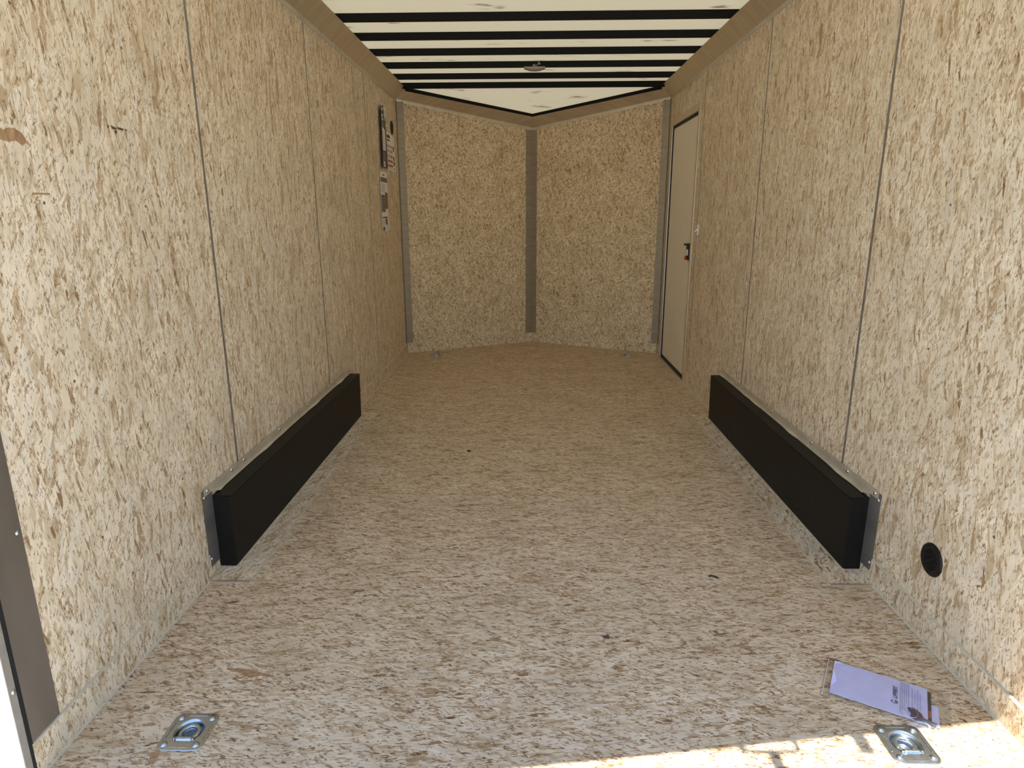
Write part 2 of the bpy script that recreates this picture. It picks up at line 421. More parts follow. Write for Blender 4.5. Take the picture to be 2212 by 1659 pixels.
for side, x0 in (('left', XL), ('right', XR)):
    a = Vector((XM-x0, YN-YD, 0)); ln = a.length; a.normalize()
    n = Vector((a.y, -a.x, 0)); n = n if n.y < 0 else -n
    o_ = Vector((x0, YD, 0.0005))
    b0 = empty('baseboard_front_'+side, (x0, YD, 0), kind='structure')
    bm = bmesh.new(); prism(bm, [(0.006, 0), (ln-0.004, 0), (ln-.004, ZB-.003), (0.006, ZB-.003)], o_, a, (0, 0, 1), n, 0.008)
    obj('board', bm, 'osb_front', b0, grain=(0, 0, 1))
    bm = bmesh.new(); prism(bm, [(0.006, ZB-.003), (ln-0.004, ZB-.003), (ln-.004, ZB), (0.006, ZB)], o_, a, (0, 0, 1), n, 0.0076)
    obj('edge_sealant', bm, 'sealant', b0)

# ------------------------------------------------------------------ roof
ceil = empty('ceiling', (XM, 3.5, 2.2), kind='structure')
bm = bmesh.new()
V = lambda x, y, z: bm.verts.new((x, y, z))
a0, a1, a2, a3 = V(XL-.01, 1.15, Z_ROOF), V(XR+.01, 1.15, Z_ROOF), V(XR+.01, 5.746, Z_ROOF), V(XL-.01, 5.746, Z_ROOF)
b0, b1 = V(XL-.01, 5.89, 2.3235), V(XR+.01, 5.89, 2.3235)
d0, d1 = V(XL-.01, 5.899, nose_z(5.899)), V(XR+.01, 5.899, nose_z(5.899))
c0, c1, c2 = V(XL-.01, YD+.01, nose_z(YD)), V(XM, YN+.01, nose_z(YN)), V(XR+.01, YD+.01, nose_z(YD))
fs = [bm.faces.new((a0, a3, a2, a1)), bm.faces.new((a3, b0, b1, a2)), bm.faces.new((b0, d0, d1, b1)), bm.faces.new((d0, c0, c1, c2, d1))]
obj('roof_skin', bm, 'roof', ceil, grain=(0, 1, 0))
far = [4.113 + 0.4075*k for k in range(-6, 5)]
bow0 = None
for y in far:
    if bow0 is None:
        bm = bmesh.new(); box(bm, XL+.004, XR-.004, y-0.040, y, 2.321, Z_ROOF-0.001, 0.003)
        bow0 = obj('roof_bow', bm, 'black_steel', ceil)
    else:
        c = bow0.copy(); link(c, ceil); place(c, WO[bow0.name]+Vector((0, y-far[0], 0)), ceil)
bm = bmesh.new(); box(bm, XL+.004, XR-.004, 5.862, 5.900, 2.279, 2.322, 0.003)
obj('roof_bow', bm, 'black_steel', ceil)
# black top rail above the nose cove
o1, o2 = plan_off(0.0872), plan_off(0.115)
for i in (1, 2):
    bm = bmesh.new()
    P = [o1[i], o1[i+1]]; Q = [o2[i], o2[i+1]]
    lo = [Vector((p.x, p.y, nose_z(p.y)-0.027)) for p in P]; hi = [Vector((p.x, p.y, nose_z(p.y)-0.001)) for p in P]
    lo2 = [p + (Vector((0, .04, 0))) for p in lo]; hi2 = [p + Vector((0, .04, 0)) for p in hi]
    vs = [bm.verts.new(p) for p in (lo+hi+lo2+hi2)]
    for q in ((0, 1, 3, 2), (4, 6, 7, 5), (2, 3, 7, 6), (0, 4, 5, 1), (0, 2, 6, 4), (1, 5, 7, 3)): bm.faces.new([vs[k] for k in q])
    obj('nose_rail', bm, 'black_steel', ceil)

# ------------------------------------------------------------------ metal cove trims
zf = [2.187, 2.187, 2.021, 2.187, 2.187]
prof = [(0.0015, 0.0), (0.0025, 0.024), (0.0045, 0.028), (0.0400, 0.0640), (0.078, 0.1000), (0.0855, 0.1085), (0.0860, 0.1120)]
offs = [plan_off(d) for d, _ in prof]
cove_screws = {0: [1.75, 2.35, 2.95, 3.562, 4.134, 4.78, 5.28, 5.85], 3: [1.8, 2.4, 3.02, 3.646, 4.23, 4.766, 5.41, 5.86]}
for i in range(4):
    tr_ = empty('trim_%d' % (i+1), (offs[0][i].x, (offs[0][i].y+offs[0][i+1].y)/2, 2.18), kind='structure')
    rows = []
    n = 24 if i in (0, 3) else 10
    for k in range(n+1):
        s = k/n
        s = min(max(s, 0.0008), 0.9992) if i in (1, 2) else s
        row = []
        for (d, dz), of in zip(prof, offs):
            p = of[i].lerp(of[i+1], s); z = zf[i]*(1-s)+zf[i+1]*s + dz
            if d < 0.005: z += 0.0016*math.sin(k*2.1+i*1.7)*(1 if dz == 0 else .5)
            row.append((p.x, p.y, z))
        rows.append(row)
    bm = bmesh.new(); sheet(bm, rows, -0.0008)
    o = obj('cove', bm, 'galv', tr_, smooth=False)
    wx = XL if i < 2 else XR
    if i in (0, 3):
        for y in cove_screws[i]: screw(tr_, (wx + (0.0035 if i == 0 else -0.0035), y, 2.200), ((1, 0, 0) if i == 0 else (-1, 0, 0)))
    else:
        p, q = offs[1][i], offs[1][i+1]; d_ = (q-p).normalized(); nn = Vector((d_.y, -d_.x, 0))
        for s in ((0.033, 0.51, 0.95) if i == 1 else (0.05, 0.49, 0.967)):
            pt = p.lerp(q, s); screw(tr_, Vector((pt.x, pt.y, zf[i]*(1-s)+zf[i+1]*s+0.014)) + nn*0.001, nn, 0.006)

# corner columns
def column(name, idx, wid_a, wid_b, sc):
    A = plan_off(0.0018); c = A[idx]
    da = (A[idx-1]-c).normalized(); db = (A[idx+1]-c).normalized()
    zt = zf[idx]+0.004
    col = empty(name, (c.x, c.y, ZB), kind='structure')
    rows = []
    for z in (ZB+0.004, 0.7, 1.3, zt):
        pa, pb = c+da*wid_a, c+db*wid_b
        rows.append([(pa.x, pa.y, z), (c.x, c.y, z), (pb.x, pb.y, z)])
    bm = bmesh.new(); sheet(bm, rows, -0.0008, flip=False)
    obj('angle', bm, 'galv_dark', col)
    for d_, wd in ((da, wid_a), (db, wid_b)):
        nn = Vector((-d_.y, d_.x, 0))
        inn = Vector((XM-c.x, 3-c.y, 0))
        if nn.dot(inn) < 0: nn = -nn
        for z in sc:
            p = c+d_*(wd-0.009); screw(col, Vector((p.x, p.y, z))+nn*0.0012, nn, 0.0045)
column('trim_5', 1, 0.05, 0.060, (0.112, 0.958, 1.60))
column('trim_6', 2, 0.066, 0.052, (0.112, 0.957, 1.586))
column('trim_7', 3, 0.060, 0.05, (0.112, 0.958, 1.60))

# ------------------------------------------------------------------ rear posts
def rear_post(name, x, s):
    p = empty(name, (x, 1.19, 0), kind='structure')            # s = +1 left wall (inside is +x)
    bm = bmesh.new(); box(bm, min(x+s*.0002, x+s*.0022), max(x+s*.0002, x+s*.0022), 1.200, 1.2905, ZB+.001, 2.186)
    obj('plate', bm, 'post_plate', p)
    bm = bmesh.new(); box(bm, min(x-s*.006, x+s*.004), max(x-s*.006, x+s*.004), 1.1905, 1.1995, -0.02, 2.30)
    obj('gasket', bm, 'rubber', p)
    bm = bmesh.new(); box(bm, min(x-s*.026, x+s*.003), max(x-s*.026, x+s*.003), 1.168, 1.1900, -0.05, 2.36, 0.002)
    obj('jamb', bm, 'bright_alu', p)
    for z in (0.575, 1.0, 1.5, 1.95): screw(p, (x+s*0.0022, 1.279, z), (s, 0, 0), 0.006, 0.003)
    for z in (0.243, 0.75, 1.3, 1.8): screw(p, (x+s*0.003, 1.182, z), (s, 0, 0), 0.0065, 0.003)
rear_post('trim_8', XL, 1)
rear_post('trim_9', XR, -1)
# rear header above the opening; unseen overhang and boxes added to cast floor shadows
hd = empty('trim_10', (XM, 1.18, 2.2), kind='structure')
bm = bmesh.new(); box(bm, XL-.026, XR+.026, 1.152, 1.196, 2.23, 2.40, .004)
obj('header', bm, 'rear_paint', hd)
H = 2.235; ox, oy = SUN_D.x/-SUN_D.z*H, SUN_D.y/-SUN_D.z*H
def edge_y(x): return 1.2492 + 0.14*(x-0.047)              # edge of the light on the floor
bm = bmesh.new()
xa, xb = XL-.40, XR+.05
prism(bm, [(xa, 1.16), (xa, edge_y(xa+ox)-oy), (xb, edge_y(xb+ox)-oy), (xb, 1.16)], (0, 0, H), (1, 0, 0), (0, 1, 0), (0, 0, 1), 0.05)
obj('shade_canopy', bm, 'rear_paint', hd)  # unseen overhang, rear edge skewed to throw the slanted shadow line
def on_shade_canopy(bm, fx0, fx1, fy0, fy1, dz=0.03): box(bm, fx0-ox, fx1-ox, fy0-oy, fy1-oy, H+.002, H+dz)
for q in ((0.575, 0.607, 1.10, 1.2975, .03), (0.515, 0.66, 1.298, 1.308, .02), (0.512, 0.530, 1.3085, 1.318, .02), (0.648, 0.664, 1.3085, 1.335, .02)):
    bm = bmesh.new(); on_shade_canopy(bm, *q); obj('shadow_fork', bm, 'rear_paint', hd)  # unseen bars, added only to cast the forked shadow
bm = bmesh.new(); on_shade_canopy(bm, 0.800, 0.838, 1.300, 1.37)
obj('shadow_tooth', bm, 'rear_paint', hd)  # unseen block, added to cast the dark notch beside the ring plate

# ------------------------------------------------------------------ side door
dr = empty('door_1', (XR, (DOOR0+DOOR1)/2, 0), kind='structure')
x = XR
def xbox(bm, d0, d1, y0, y1, z0, z1, bev=0): box(bm, min(x-d0, x-d1), max(x-d0, x-d1), y0, y1, z0, z1, bev)   # d = distance into the room
bm = bmesh.new(); xbox(bm, .0005, .005, 4.899, 5.846, 1.962, 2.010, .001); obj('frame_head', bm, 'galv', dr)
bm = bmesh.new(); xbox(bm, .0005, .005, 4.899, 4.943, ZB, 1.961, .001); obj('frame_side', bm, 'galv', dr)
bm = bmesh.new(); xbox(bm, .0005, .005, 5.803, 5.846, 0.012, 1.961, .001); obj('frame_side', bm, 'bright_alu', dr)
for q in ((4.9355, 4.943, .006, 1.968), (5.803, 5.8145, .006, 1.968), (4.943, 5.803, 1.958, 1.968)):
    bm = bmesh.new(); xbox(bm, -.034, .001, *q); obj('jamb_lining', bm, 'galv', dr)
for q in ((4.943, 4.957, .007, 1.958), (5.785, 5.803, .007, 1.958), (4.957, 5.785, 1.938, 1.958), (4.957, 5.785, .007, .030)):
    bm = bmesh.new(); xbox(bm, -.033, -.003, *q); obj('gasket', bm, 'rubber', dr)
bm = bmesh.new(); xbox(bm, -.036, -.010, 4.9575, 5.7845, .0305, 1.9375); obj('leaf', bm, 'door', dr)
bm = bmesh.new(); prism(bm, [(XR-.030, 4.925), (XR+.034, 4.925), (XR+.034, 5.81), (XR-.030, 5.81)], (0, 0, .0006), (1, 0, 0), (0, 1, 0), (0, 0, 1), .006, .002)
obj('threshold', bm, 'galv', dr)
for y in (4.96, 5.37, 5.77): screw(dr, (XR-.016, y, .0068), (0, 0, 1), .005, .002)
for y in (5.05, 5.37, 5.70): screw(dr, (XR-.0052, y, 1.988), (-1, 0, 0), .0045, .0016)
for z in (.35, .8, 1.25, 1.7): screw(dr, (XR-.0052, 4.915, z), (-1, 0, 0), .0045, .0016)
bm = bmesh.new(); xbox(bm, -.0098, .006, 4.962, 5.052, .918, 1.040, .003); lt = obj('latch', bm, 'black_plastic', dr)
bm = bmesh.new(); xbox(bm, .0062, .026, 4.964, 5.046, 1.024, 1.039, .002); obj('latch_hood', bm, 'black_plastic', lt)
bm = bmesh.new(); xbox(bm, .0062, .009, 4.964, 4.976, .922, 1.023, .002); obj('latch_rim', bm, 'black_plastic', lt)
bm = bmesh.new(); xbox(bm, .0062, .016, 4.982, 5.000, .952, .996, .001); obj('lock_slide', bm, 'white_plastic', lt)
bm = bmesh.new(); prism(bm, [(4.980, .920), (5.038, .920), (5.024, .945), (4.995, .949)], (x-.0062, 0, 0), (0, 1, 0), (0, 0, 1), (-1, 0, 0), .014, .001); obj('release_lever', bm, 'red', lt)

# ------------------------------------------------------------------ wheel boxes
def wheel_box(xw, s, y0, y1, label, cat='wheel box'):
    """s = +1 at the left wall (the room is towards +x)"""
    t_ = empty('wheel_well_box', (xw + s*.03, (y0+y1)/2, 0)); tag(t_, label, cat, 'wheel boxes along the side walls')
    X = lambda d: xw + s*d
    def B(bm, d0, d1, a, b_, z0, z1, bev=0): box(bm, min(X(d0), X(d1)), max(X(d0), X(d1)), a, b_, z0, z1, bev)
    # body: slightly leaning front, softened edges
    bm = bmesh.new()
    prism(bm, [(0.0005, 0.0065), (0.0620, 0.0065), (0.0680, 0.281), (0.0005, 0.283)], (xw, y0, 0), (s, 0, 0), (0, 0, 1), (0, 1, 0), y1-y0)
    bmesh.ops.bevel(bm, geom=[e for e in bm.edges if all((v.co.x-xw)*s > .03 for v in e.verts)], offset=.004, segments=3, profile=.6, affect='EDGES')
    obj('body', bm, 'black_liner', t_)
    # lid cap overlapping the top edge
    bm = bmesh.new(); B(bm, .0012, .0690, y0+.0, y1-.0, .2832, .2848); obj('lid', bm, 'black_liner', t_)
    # flashing on the wall above, lower edge rolled out over the lid
    rows = []; n = 40
    for k in range(n+1):
        y = y0-.052 + (y1-y0+.070)*k/n
        wv = .0035*math.sin(k*.55+s)+.0025*math.sin(k*1.3)
        zt = .330 - .010*k/n
        if y < y0-.001: rows.append([(X(.0030), y, zt), (X(.0031), y, .318), (X(.0032), y, .310), (X(.0033), y, .302)])
        else: rows.append([(X(.0030), y, zt), (X(.0032), y, .306), (X(.0050), y, .296), (X(.0090+max(0, wv)), y, .2868)])
    bm = bmesh.new(); sheet(bm, rows, .0008 if s > 0 else -.0008); fl = obj('flashing', bm, 'flash', t_)
    bm = bmesh.new()
    prism(bm, [(y0-.072, .060), (y0-.060, .036), (y0-.0006, .036), (y0-.0006, .300), (y0-.055, .326), (y0-.072, .326)], (X(.0010), 0, 0), (0, 1, 0), (0, 0, 1), (s, 0, 0), .0012)
    fe = obj('end_flashing', bm, 'seam', t_)
    ysL = [.0, .195, .304, .685, 1.081, 1.454, 1.535, 1.84] if s > 0 else [.0, .200, .520, .980, 1.435, 1.545, 1.838]
    for q in ysL: screw(fl, (X(.0040), y0-.032+q, .3165-.004*q), (s, 0, 0), .0068, .004)
    for z in (.300, .066): screw(fe, (X(.0023), y0-.056, z), (s, 0, 0), .0068, .004)
    # OSB filler board in the floor round the box, with sealed joints
    bd = 0.152
    bm = bmesh.new(); B(bm, .0005, bd, y0-.10, y1+.075, .0006, .006)
    obj('surround_board', bm, 'osb_wall', t_, grain=(.35, 1, 0))
    bm = bmesh.new()
    B(bm, bd, bd+.004, y0-.106, y1+.075, .0006, .0068); obj('sealant_bead', bm, 'sealant', t_)
    bm = bmesh.new(); B(bm, .0085, bd-.0005, y0-.106, y0-.1005, .0006, .0068); obj('sealant_bead', bm, 'galv', t_)
    bm = bmesh.new(); B(bm, .0625, .067, y0, y1, .0061, .0095); obj('sealant_bead', bm, 'sealant', t_)
    return t_
wheel_box(XL, 1, 2.1204, 3.964, 'long black wheel box at the foot of the left wall')
wheel_box(XR, -1, 2.139, 3.945, 'long black wheel box at the foot of the right wall with the door')

# ------------------------------------------------------------------ round vents
def vent(xw, s, cy, cz, r, label, rot):
    t_ = empty('round_vent', (xw, cy, cz)); tag(t_, label, 'vent', 'round black wall vents')
    a = Vector((0, 1, 0)); b_ = Vector((0, 0, 1)); n = Vector((s, 0, 0)); o_ = Vector((xw, cy, cz))
    pt = lambda u, v, d: o_ + a*u + b_*v + n*d
    seg = 40
    bm = bmesh.new()
    prof_ = [(1.0, .0002), (.985, .003), (.93, .0055), (.80, .0065), (.64, .0062), (.62, .003)]
    rings = [[bm.verts.new(pt(r*k*math.cos(q), r*k*math.sin(q), d)) for q in [2*math.pi*i/seg for i in range(seg)]] for k, d in prof_]
    for A, B in zip(rings, rings[1:]):
        for i in range(seg): bm.faces.new((A[i], A[(i+1) % seg], B[(i+1) % seg], B[i]))
    bm.faces.new(rings[0]); bm.faces.new(rings[-1])
    obj('rim', bm, 'black_plastic', t_, smooth=False)
    ca, sa = math.cos(rot), math.sin(rot)
    R = r*.63
    for k in range(-4, 5):
        v0 = k*R*.215; h = R*.062; hw = math.sqrt(max(0, R*R-v0*v0))
        bm = bmesh.new()
        prism(bm, [(-hw, v0-h), (hw, v0-h), (hw, v0+h), (-hw, v0+h)], pt(0, 0, .0031), a*ca+b_*sa, -a*sa+b_*ca, n, .003)
        obj('louvre', bm, 'black_plastic', t_)
    bm = bmesh.new(); prism(bm, [(-R*.05, -R), (R*.05, -R), (R*.05, R), (-R*.05, R)], pt(0, 0, .0031), a*ca+b_*sa, -a*sa+b_*ca, n, .0036)
    obj('mullion', bm, 'black_plastic', t_)
    for q in (0.8, 0.8+math.pi): screw(t_, pt(r*.82*math.cos(q+rot), r*.82*math.sin(q+rot), .0066), n, .004, .001, 'black_plastic')
vent(XR, -1, 1.769, 0.2535, 0.0505, 'round black louvred vent low on the right wall near the wheel box', math.radians(48))
vent(XL, 1, 5.697, 1.950, 0.0545, 'round black vent high on the left wall above the printed cards', math.radians(80))

# ------------------------------------------------------------------ recessed tie-down rings
def ring(cx, cy, label):
    t_ = empty('tie_down_ring', (cx, cy, 0)); tag(t_, label, 'tie-down ring', 'recessed rings in the floor corners')
    w_, d_, rc = 0.0565, 0.0605, 0.020
    cor = []
    for sx, sy, q0 in ((1, 1, 0), (-1, 1, 90), (-1, -1, 180), (1, -1, 270)):
        for k in range(7):
            q = math.radians(q0+15*k); cor.append((sx*(w_-rc)+rc*math.cos(q), sy*(d_-rc)+rc*math.sin(q)))
    out = []
    for i, p in enumerate(cor):
        out.append(p)
        if i % 7 == 6:
            q = cor[(i+1) % 28]
            for k in range(1, 8): out.append((p[0]+(q[0]-p[0])*k/8, p[1]+(q[1]-p[1])*k/8))
    nO = len(out)
    ang = [math.atan2(y, x_) for x_, y in out]
    def pan(q, k):                                # pan mouth: a D shape, flat towards the rear
        rx, ry = .0355*k, .0385*k
        x_, y = rx*math.cos(q), ry*math.sin(q)
        if y < -.030*k: y = -.030*k
        return x_, y+.002
    bm = bmesh.new()
    R = []
    R.append([bm.verts.new((cx+x_, cy+y, 0.0003)) for x_, y in out])
    R.append([bm.verts.new((cx+x_*.999, cy+y*.999, 0.0010)) for x_, y in out])
    R.append([bm.verts.new((cx+x_*.975, cy+y*.975, 0.0018)) for x_, y in out])
    for k, z in ((1.10, .0018), (1.04, .0018), (1.0, .0008), (.95, -.003), (.87, -.010), (.79, -.017), (.70, -.0215), (.58, -.0230)):
        R.append([bm.verts.new((cx+pan(q, k)[0], cy+pan(q, k)[1], z)) for q in ang])
    for A, B in zip(R, R[1:]):
        for i in range(nO): bm.faces.new((A[i], A[(i+1) % nO], B[(i+1) % nO], B[i]))
    cc = bm.verts.new((cx, cy+.002, -.0232))
    for i in range(nO): bm.faces.new((R[-1][i], R[-1][(i+1) % nO], cc))
    pl = obj('pan_plate', bm, 'zinc', t_, smooth=True)
    # ring: a D-shaped rod lying in the pan
    P = []
    for k in range(25):
        q = math.radians(-35+250*k/24); P.append((cx+.0215*math.cos(q), cy+.003+.0235*math.sin(q), -.0075))
    P = [(cx+.0185, cy-.024, -.001)] + P + [(cx-.0185, cy-.024, -.001)]
    bm = bmesh.new(); tube(bm, P, .0056, 10); obj('ring', bm, 'zinc', t_, smooth=True)
    bm = bmesh.new(); tube(bm, [(cx-.0205+.041*k/6, cy-.0255, .0008) for k in range(7)], .0066, 12); br = obj('hinge_sleeve', bm, 'zinc', t_, smooth=True)
    for sx in (-1, 1):
        bm = bmesh.new(); tube(bm, [(cx+sx*.0207, cy-.0255, .0006), (cx+sx*.0255, cy-.0255, .0006)], .0052, 10); obj('hinge_pin', bm, 'zinc', t_, smooth=True)
    for sx, sy in ((1, 1), (-1, 1), (-1, -1), (1, -1)):
        screw(t_, (cx+sx*.0395, cy+sy*.0430, .0020), (0, 0, 1), .0092, .0050, 'zinc', 'bolt')
    for sx in (-1, 1):
        bm = bmesh.new(); box(bm, cx+sx*.0475-.0013, cx+sx*.0475+.0013, cy-.026, cy+.026, .0017, .0030, .0006); obj('rib', bm, 'zinc', t_)
        bm = bmesh.new(); box(bm, cx-.024, cx+.024, cy+sx*.0515-.0013, cy+sx*.0515+.0013, .0017, .0030, .0006); obj('rib', bm, 'zinc', t_)
    return t_
r0 = ring(*RINGS[0], 'zinc tie-down ring plate in the floor, near left corner')
for (cx, cy), lab in zip(RINGS[1:], ('zinc tie-down ring plate beside the bagged booklet, partly in sunlight', 'small tie-down ring plate in the far floor, left of the nose', 'small tie-down ring plate in the far floor, near the door')):
    c = copy_tree(r0, None, Vector((cx-RINGS[0][0], cy-RINGS[0][1], 0))); c['label'] = lab

# ------------------------------------------------------------------ dome lamp on the fourth roof bow from the nose
ly = far[9]-.020; lx = 0.048
lamp = empty('dome_lamp', (lx, ly, 2.29)); tag(lamp, 'small smoky dome lamp hanging under a black roof bow', 'lamp')
bm = bmesh.new(); box(bm, lx-.079, lx+.079, ly-.032, ly+.032, 2.3135, 2.3205, .002); obj('base', bm, 'lens', lamp)
bm = bmesh.new(); rows = []
for k in range(13):
    u = -1+2*k/12; xx = lx+u*.077; hh = .004+.018*(1-abs(u)**2.2)
    rows.append([(xx, ly+.030*math.cos(q), 2.3135-hh*math.sin(q)) for q in [math.pi*j/10 for j in range(11)]])
Vv = [[bm.verts.new(p) for p in r_] for r_ in rows]
for A, B in zip(Vv, Vv[1:]):
    for k in range(10): bm.faces.new((A[k], A[k+1], B[k+1], B[k]))
bm.faces.new(Vv[0]); bm.faces.new(Vv[-1])
for k in range(12): pass
obj('lens', bm, 'lens', lamp, smooth=True)
bm = bmesh.new(); box(bm, lx+.010, lx+.022, ly-.0345, ly-.0322, 2.314, 2.320); obj('switch', bm, 'grey_print', lamp)
bm = bmesh.new(); yy = ly-.0225
tube(bm, [(lx+.032, yy, 2.360), (lx+.030, yy, 2.350), (lx+.022, yy-.001, 2.334), (lx+.008, yy-.003, 2.326), (lx-.008, yy-.004, 2.3245), (lx-.014, yy-.004, 2.329), (lx-.008, yy-.003, 2.334), (lx+.004, yy-.002, 2.335)], .0016, 8)
obj('wire', bm, 'wire', lamp, smooth=True)
screw(lamp, (lx+.037, ly-.0215, 2.340), (0, -1, 0), .005, .004, 'wire')

# ------------------------------------------------------------------ light switch beside the door
sw = empty('light_switch', (XR, 4.752, 1.11)); tag(sw, 'small white light switch on the right wall beside the door', 'switch')
bm = bmesh.new(); box(bm, XR-.008, XR-.0005, 4.738, 4.766, 1.108, 1.180, .002); pl = obj('plate', bm, 'white_plastic', sw)
bm = bmesh.new(); prism(bm, [(0, 1.138), (0, 1.153), (.016, 1.137), (.014, 1.131)], (XR-.0082, 4.747, 0), (-1, 0, 0), (0, 0, 1), (0, 1, 0), .011, .001); obj('toggle', bm, 'white_plastic', sw)
for z in (1.118, 1.170): screw(sw, (XR-.0082, 4.752, z), (-1, 0, 0), .003, .001)

# ------------------------------------------------------------------ printed cards on the left wall
def card(name, poly, dnear, dfar, mat, label, prints, th=.0015):
    ya, yb = min(p[0] for p in poly), max(p[0] for p in poly)
    dist = lambda y: dnear + (dfar-dnear)*(y-ya)/(yb-ya)
    zmin = min(p[1] for p in poly)
    t_ = empty(name, (XL+.001, (ya+yb)/2, zmin)); tag(t_, label, 'card', 'printed cards on the left wall')
    def plate(poly_, off_, th_):
        bm = bmesh.new()
        lo = [bm.verts.new((XL+dist(y)+off_, y, z)) for y, z in poly_]; hi = [bm.verts.new((XL+dist(y)+off_+th_, y, z)) for y, z in poly_]
        k = len(poly_); bm.faces.new(lo[::-1]); bm.faces.new(hi)
        for i in range(k): bm.faces.new((lo[i], lo[(i+1) % k], hi[(i+1) % k], hi[i]))
        return bm
    obj('sheet', plate(poly, 0, th), mat, t_)
    for nm, mt, polys, lift in prints:
        if 'text' in nm:
            bm = bmesh.new()
            for q in polys:
                b2 = plate(q, th+.0002+lift*.0003, .0003); me = bpy.data.meshes.new('tmp'); b2.to_mesh(me); b2.free(); bm.from_mesh(me); bpy.data.meshes.remove(me)
            obj(nm, bm, mt, t_, kind='stuff')
        else:
            for q in polys: obj(nm, plate(q, th+.0002+lift*.0003, .0003), mt, t_)
    return t_
rc = lambda y0, y1, z0, z1: [(y0, z0), (y1, z0), (y1, z1), (y0, z1)]
def lines(y0, y1, z0, z1, n, fill=.45, jag=.15):
    out = []; h = (z1-z0)/n
    for k in range(n):
        e = y1-(y1-y0)*random.uniform(0, jag); out.append(rc(y0, e, z0+h*k, z0+h*k+h*fill))
    return out
card('printed_card', [(5.185, 1.604), (5.452, 1.612), (5.447, 1.885), (5.33, 2.062), (5.205, 2.050)], .022, .004, 'navy',
     'navy printed card with slanted top corner on the left wall', [
     ('white_panel', 'paper_white', [[(5.225, 1.735), (5.375, 1.740), (5.375, 1.890), (5.235, 1.905)], rc(5.235, 5.315, 1.953, 1.995), rc(5.225, 5.305, 1.615, 1.655), rc(5.235, 5.285, 2.020, 2.040)], 0),
     ('panel_text', 'grey_print', lines(5.245, 5.365, 1.750, 1.885, 8, .28, .4)+lines(5.24, 5.29, 1.622, 1.65, 4, .4), 1),
     ('light_text', 'grey_print', lines(5.24, 5.36, 1.672, 1.722, 4, .35, .5)+lines(5.24, 5.36, 1.913, 1.942, 2, .45, .3), 0),
     ('heading', 'dark_print', [rc(5.25, 5.265, 1.962, 1.985), rc(5.272, 5.285, 1.962, 1.985), rc(5.29, 5.305, 1.962, 1.985)], 1)])
card('printed_card', [(5.335, 1.960), (5.455, 1.935), (5.472, 2.000), (5.472, 2.068), (5.345, 2.062)], .0012, .0012, 'paper_white',
     'white card corner showing behind the navy card on the left wall', [
     ('picture', 'brown_print', [[(5.42, 1.945), (5.452, 1.940), (5.470, 1.985), (5.468, 2.010)]], 0), ('text', 'grey_print', lines(5.38, 5.46, 2.02, 2.05, 2, .35), 0)])
card('printed_card', [(5.456, 1.610), (5.770, 1.600), (5.764, 1.872), (5.70, 1.885), (5.456, 1.893)], .0012, .0012, 'paper_white',
     'white printed card with red bars below the high round vent', [
     ('red_bar', 'red_print', [rc(5.475, 5.67, z, z+.018) for z in (1.632, 1.668, 1.706, 1.746, 1.782)], 0),
     ('bar_text', 'paper_white', [rc(5.49, 5.60+.02*k, z+.006, z+.012) for k, z in enumerate((1.706, 1.746, 1.782))], 1),
     ('text', 'grey_print', lines(5.475, 5.66, 1.620, 1.628, 1)+lines(5.475, 5.66, 1.656, 1.662, 1)+lines(5.475, 5.66, 1.694, 1.700, 1)+lines(5.475, 5.66, 1.733, 1.740, 1), 0),
     ('heading', 'dark_print', [rc(5.475, 5.59, 1.852, 1.876), rc(5.475, 5.57, 1.828, 1.842)], 0),
     ('picture', 'brown_print', [rc(5.69, 5.745, 1.765, 1.802), rc(5.69, 5.745, 1.690, 1.722)], 0),
     ('picture', 'dark_print', [rc(5.69, 5.745, 1.650, 1.682), rc(5.70, 5.735, 1.616, 1.628)], 0)])
card('printed_card', [(5.145, 1.130), (5.372, 1.130), (5.408, 1.580), (5.142, 1.572)], .004, .0012, 'paper_white',
     'long narrow printed card with brown photo, lowest on the left wall', [
     ('blue_band', 'slate', [rc(5.146, 5.400, 1.500, 1.535), rc(5.165, 5.350, 1.228, 1.240)], 0),
     ('text_block', 'grey_print', lines(5.165, 5.330, 1.425, 1.492, 8, .35, .2)+lines(5.16, 5.25, 1.160, 1.225, 6, .4, .3)+lines(5.29, 5.36, 1.140, 1.185, 4, .4, .3), 0),
     ('dark_block', 'slate', [rc(5.146, 5.285, 1.275, 1.405), rc(5.16, 5.235, 1.133, 1.165)], 0),
     ('block_text', 'grey_print', lines(5.16, 5.26, 1.285, 1.395, 6, .2, .5), 1),
     ('photo', 'brown_print', [rc(5.290, 5.385, 1.300, 1.425), rc(5.262, 5.345, 1.180, 1.225)], 0),
     ('photo', 'paper_white', [[(5.25, 1.262), (5.38, 1.262), (5.33, 1.296)]], 1),
     ('logo', 'dark_print', [rc(5.23, 5.30, 1.548, 1.558)], 0)])

# ------------------------------------------------------------------ bagged booklet on the floor
ang = math.radians(-29.5); ex = Vector((math.cos(ang), math.sin(ang), 0)); ey = Vector((-ex.y, ex.x, 0))
lx_, W_ = 0.226, 0.147; A0 = Vector((0.949, 1.512, 0)) - ex*lx_/2 - ey*W_/2
AT = lambda s, t_, z=0: A0 + ex*s + ey*t_ + Vector((0, 0, z))
LX = lx_
bk = empty('booklet', AT(LX/2, W_/2, .002)); tag(bk, 'lavender-white folded booklet in a clear bag on the floor', 'booklet')
bm = bmesh.new(); rows = []
for i in range(15):
    s = LX*i/14; row = []
    for j in range(9):
        t_ = W_*j/8; row.append(AT(s, t_, .0040+.0012*math.sin(s*45+t_*20)*math.sin(t_*21)+.0008*math.sin(s*110)))
    rows.append(row)
sheet(bm, rows, .0018); obj('cover', bm, 'paper_lav', bk, smooth=False)
zt = .0064
bm = bmesh.new()
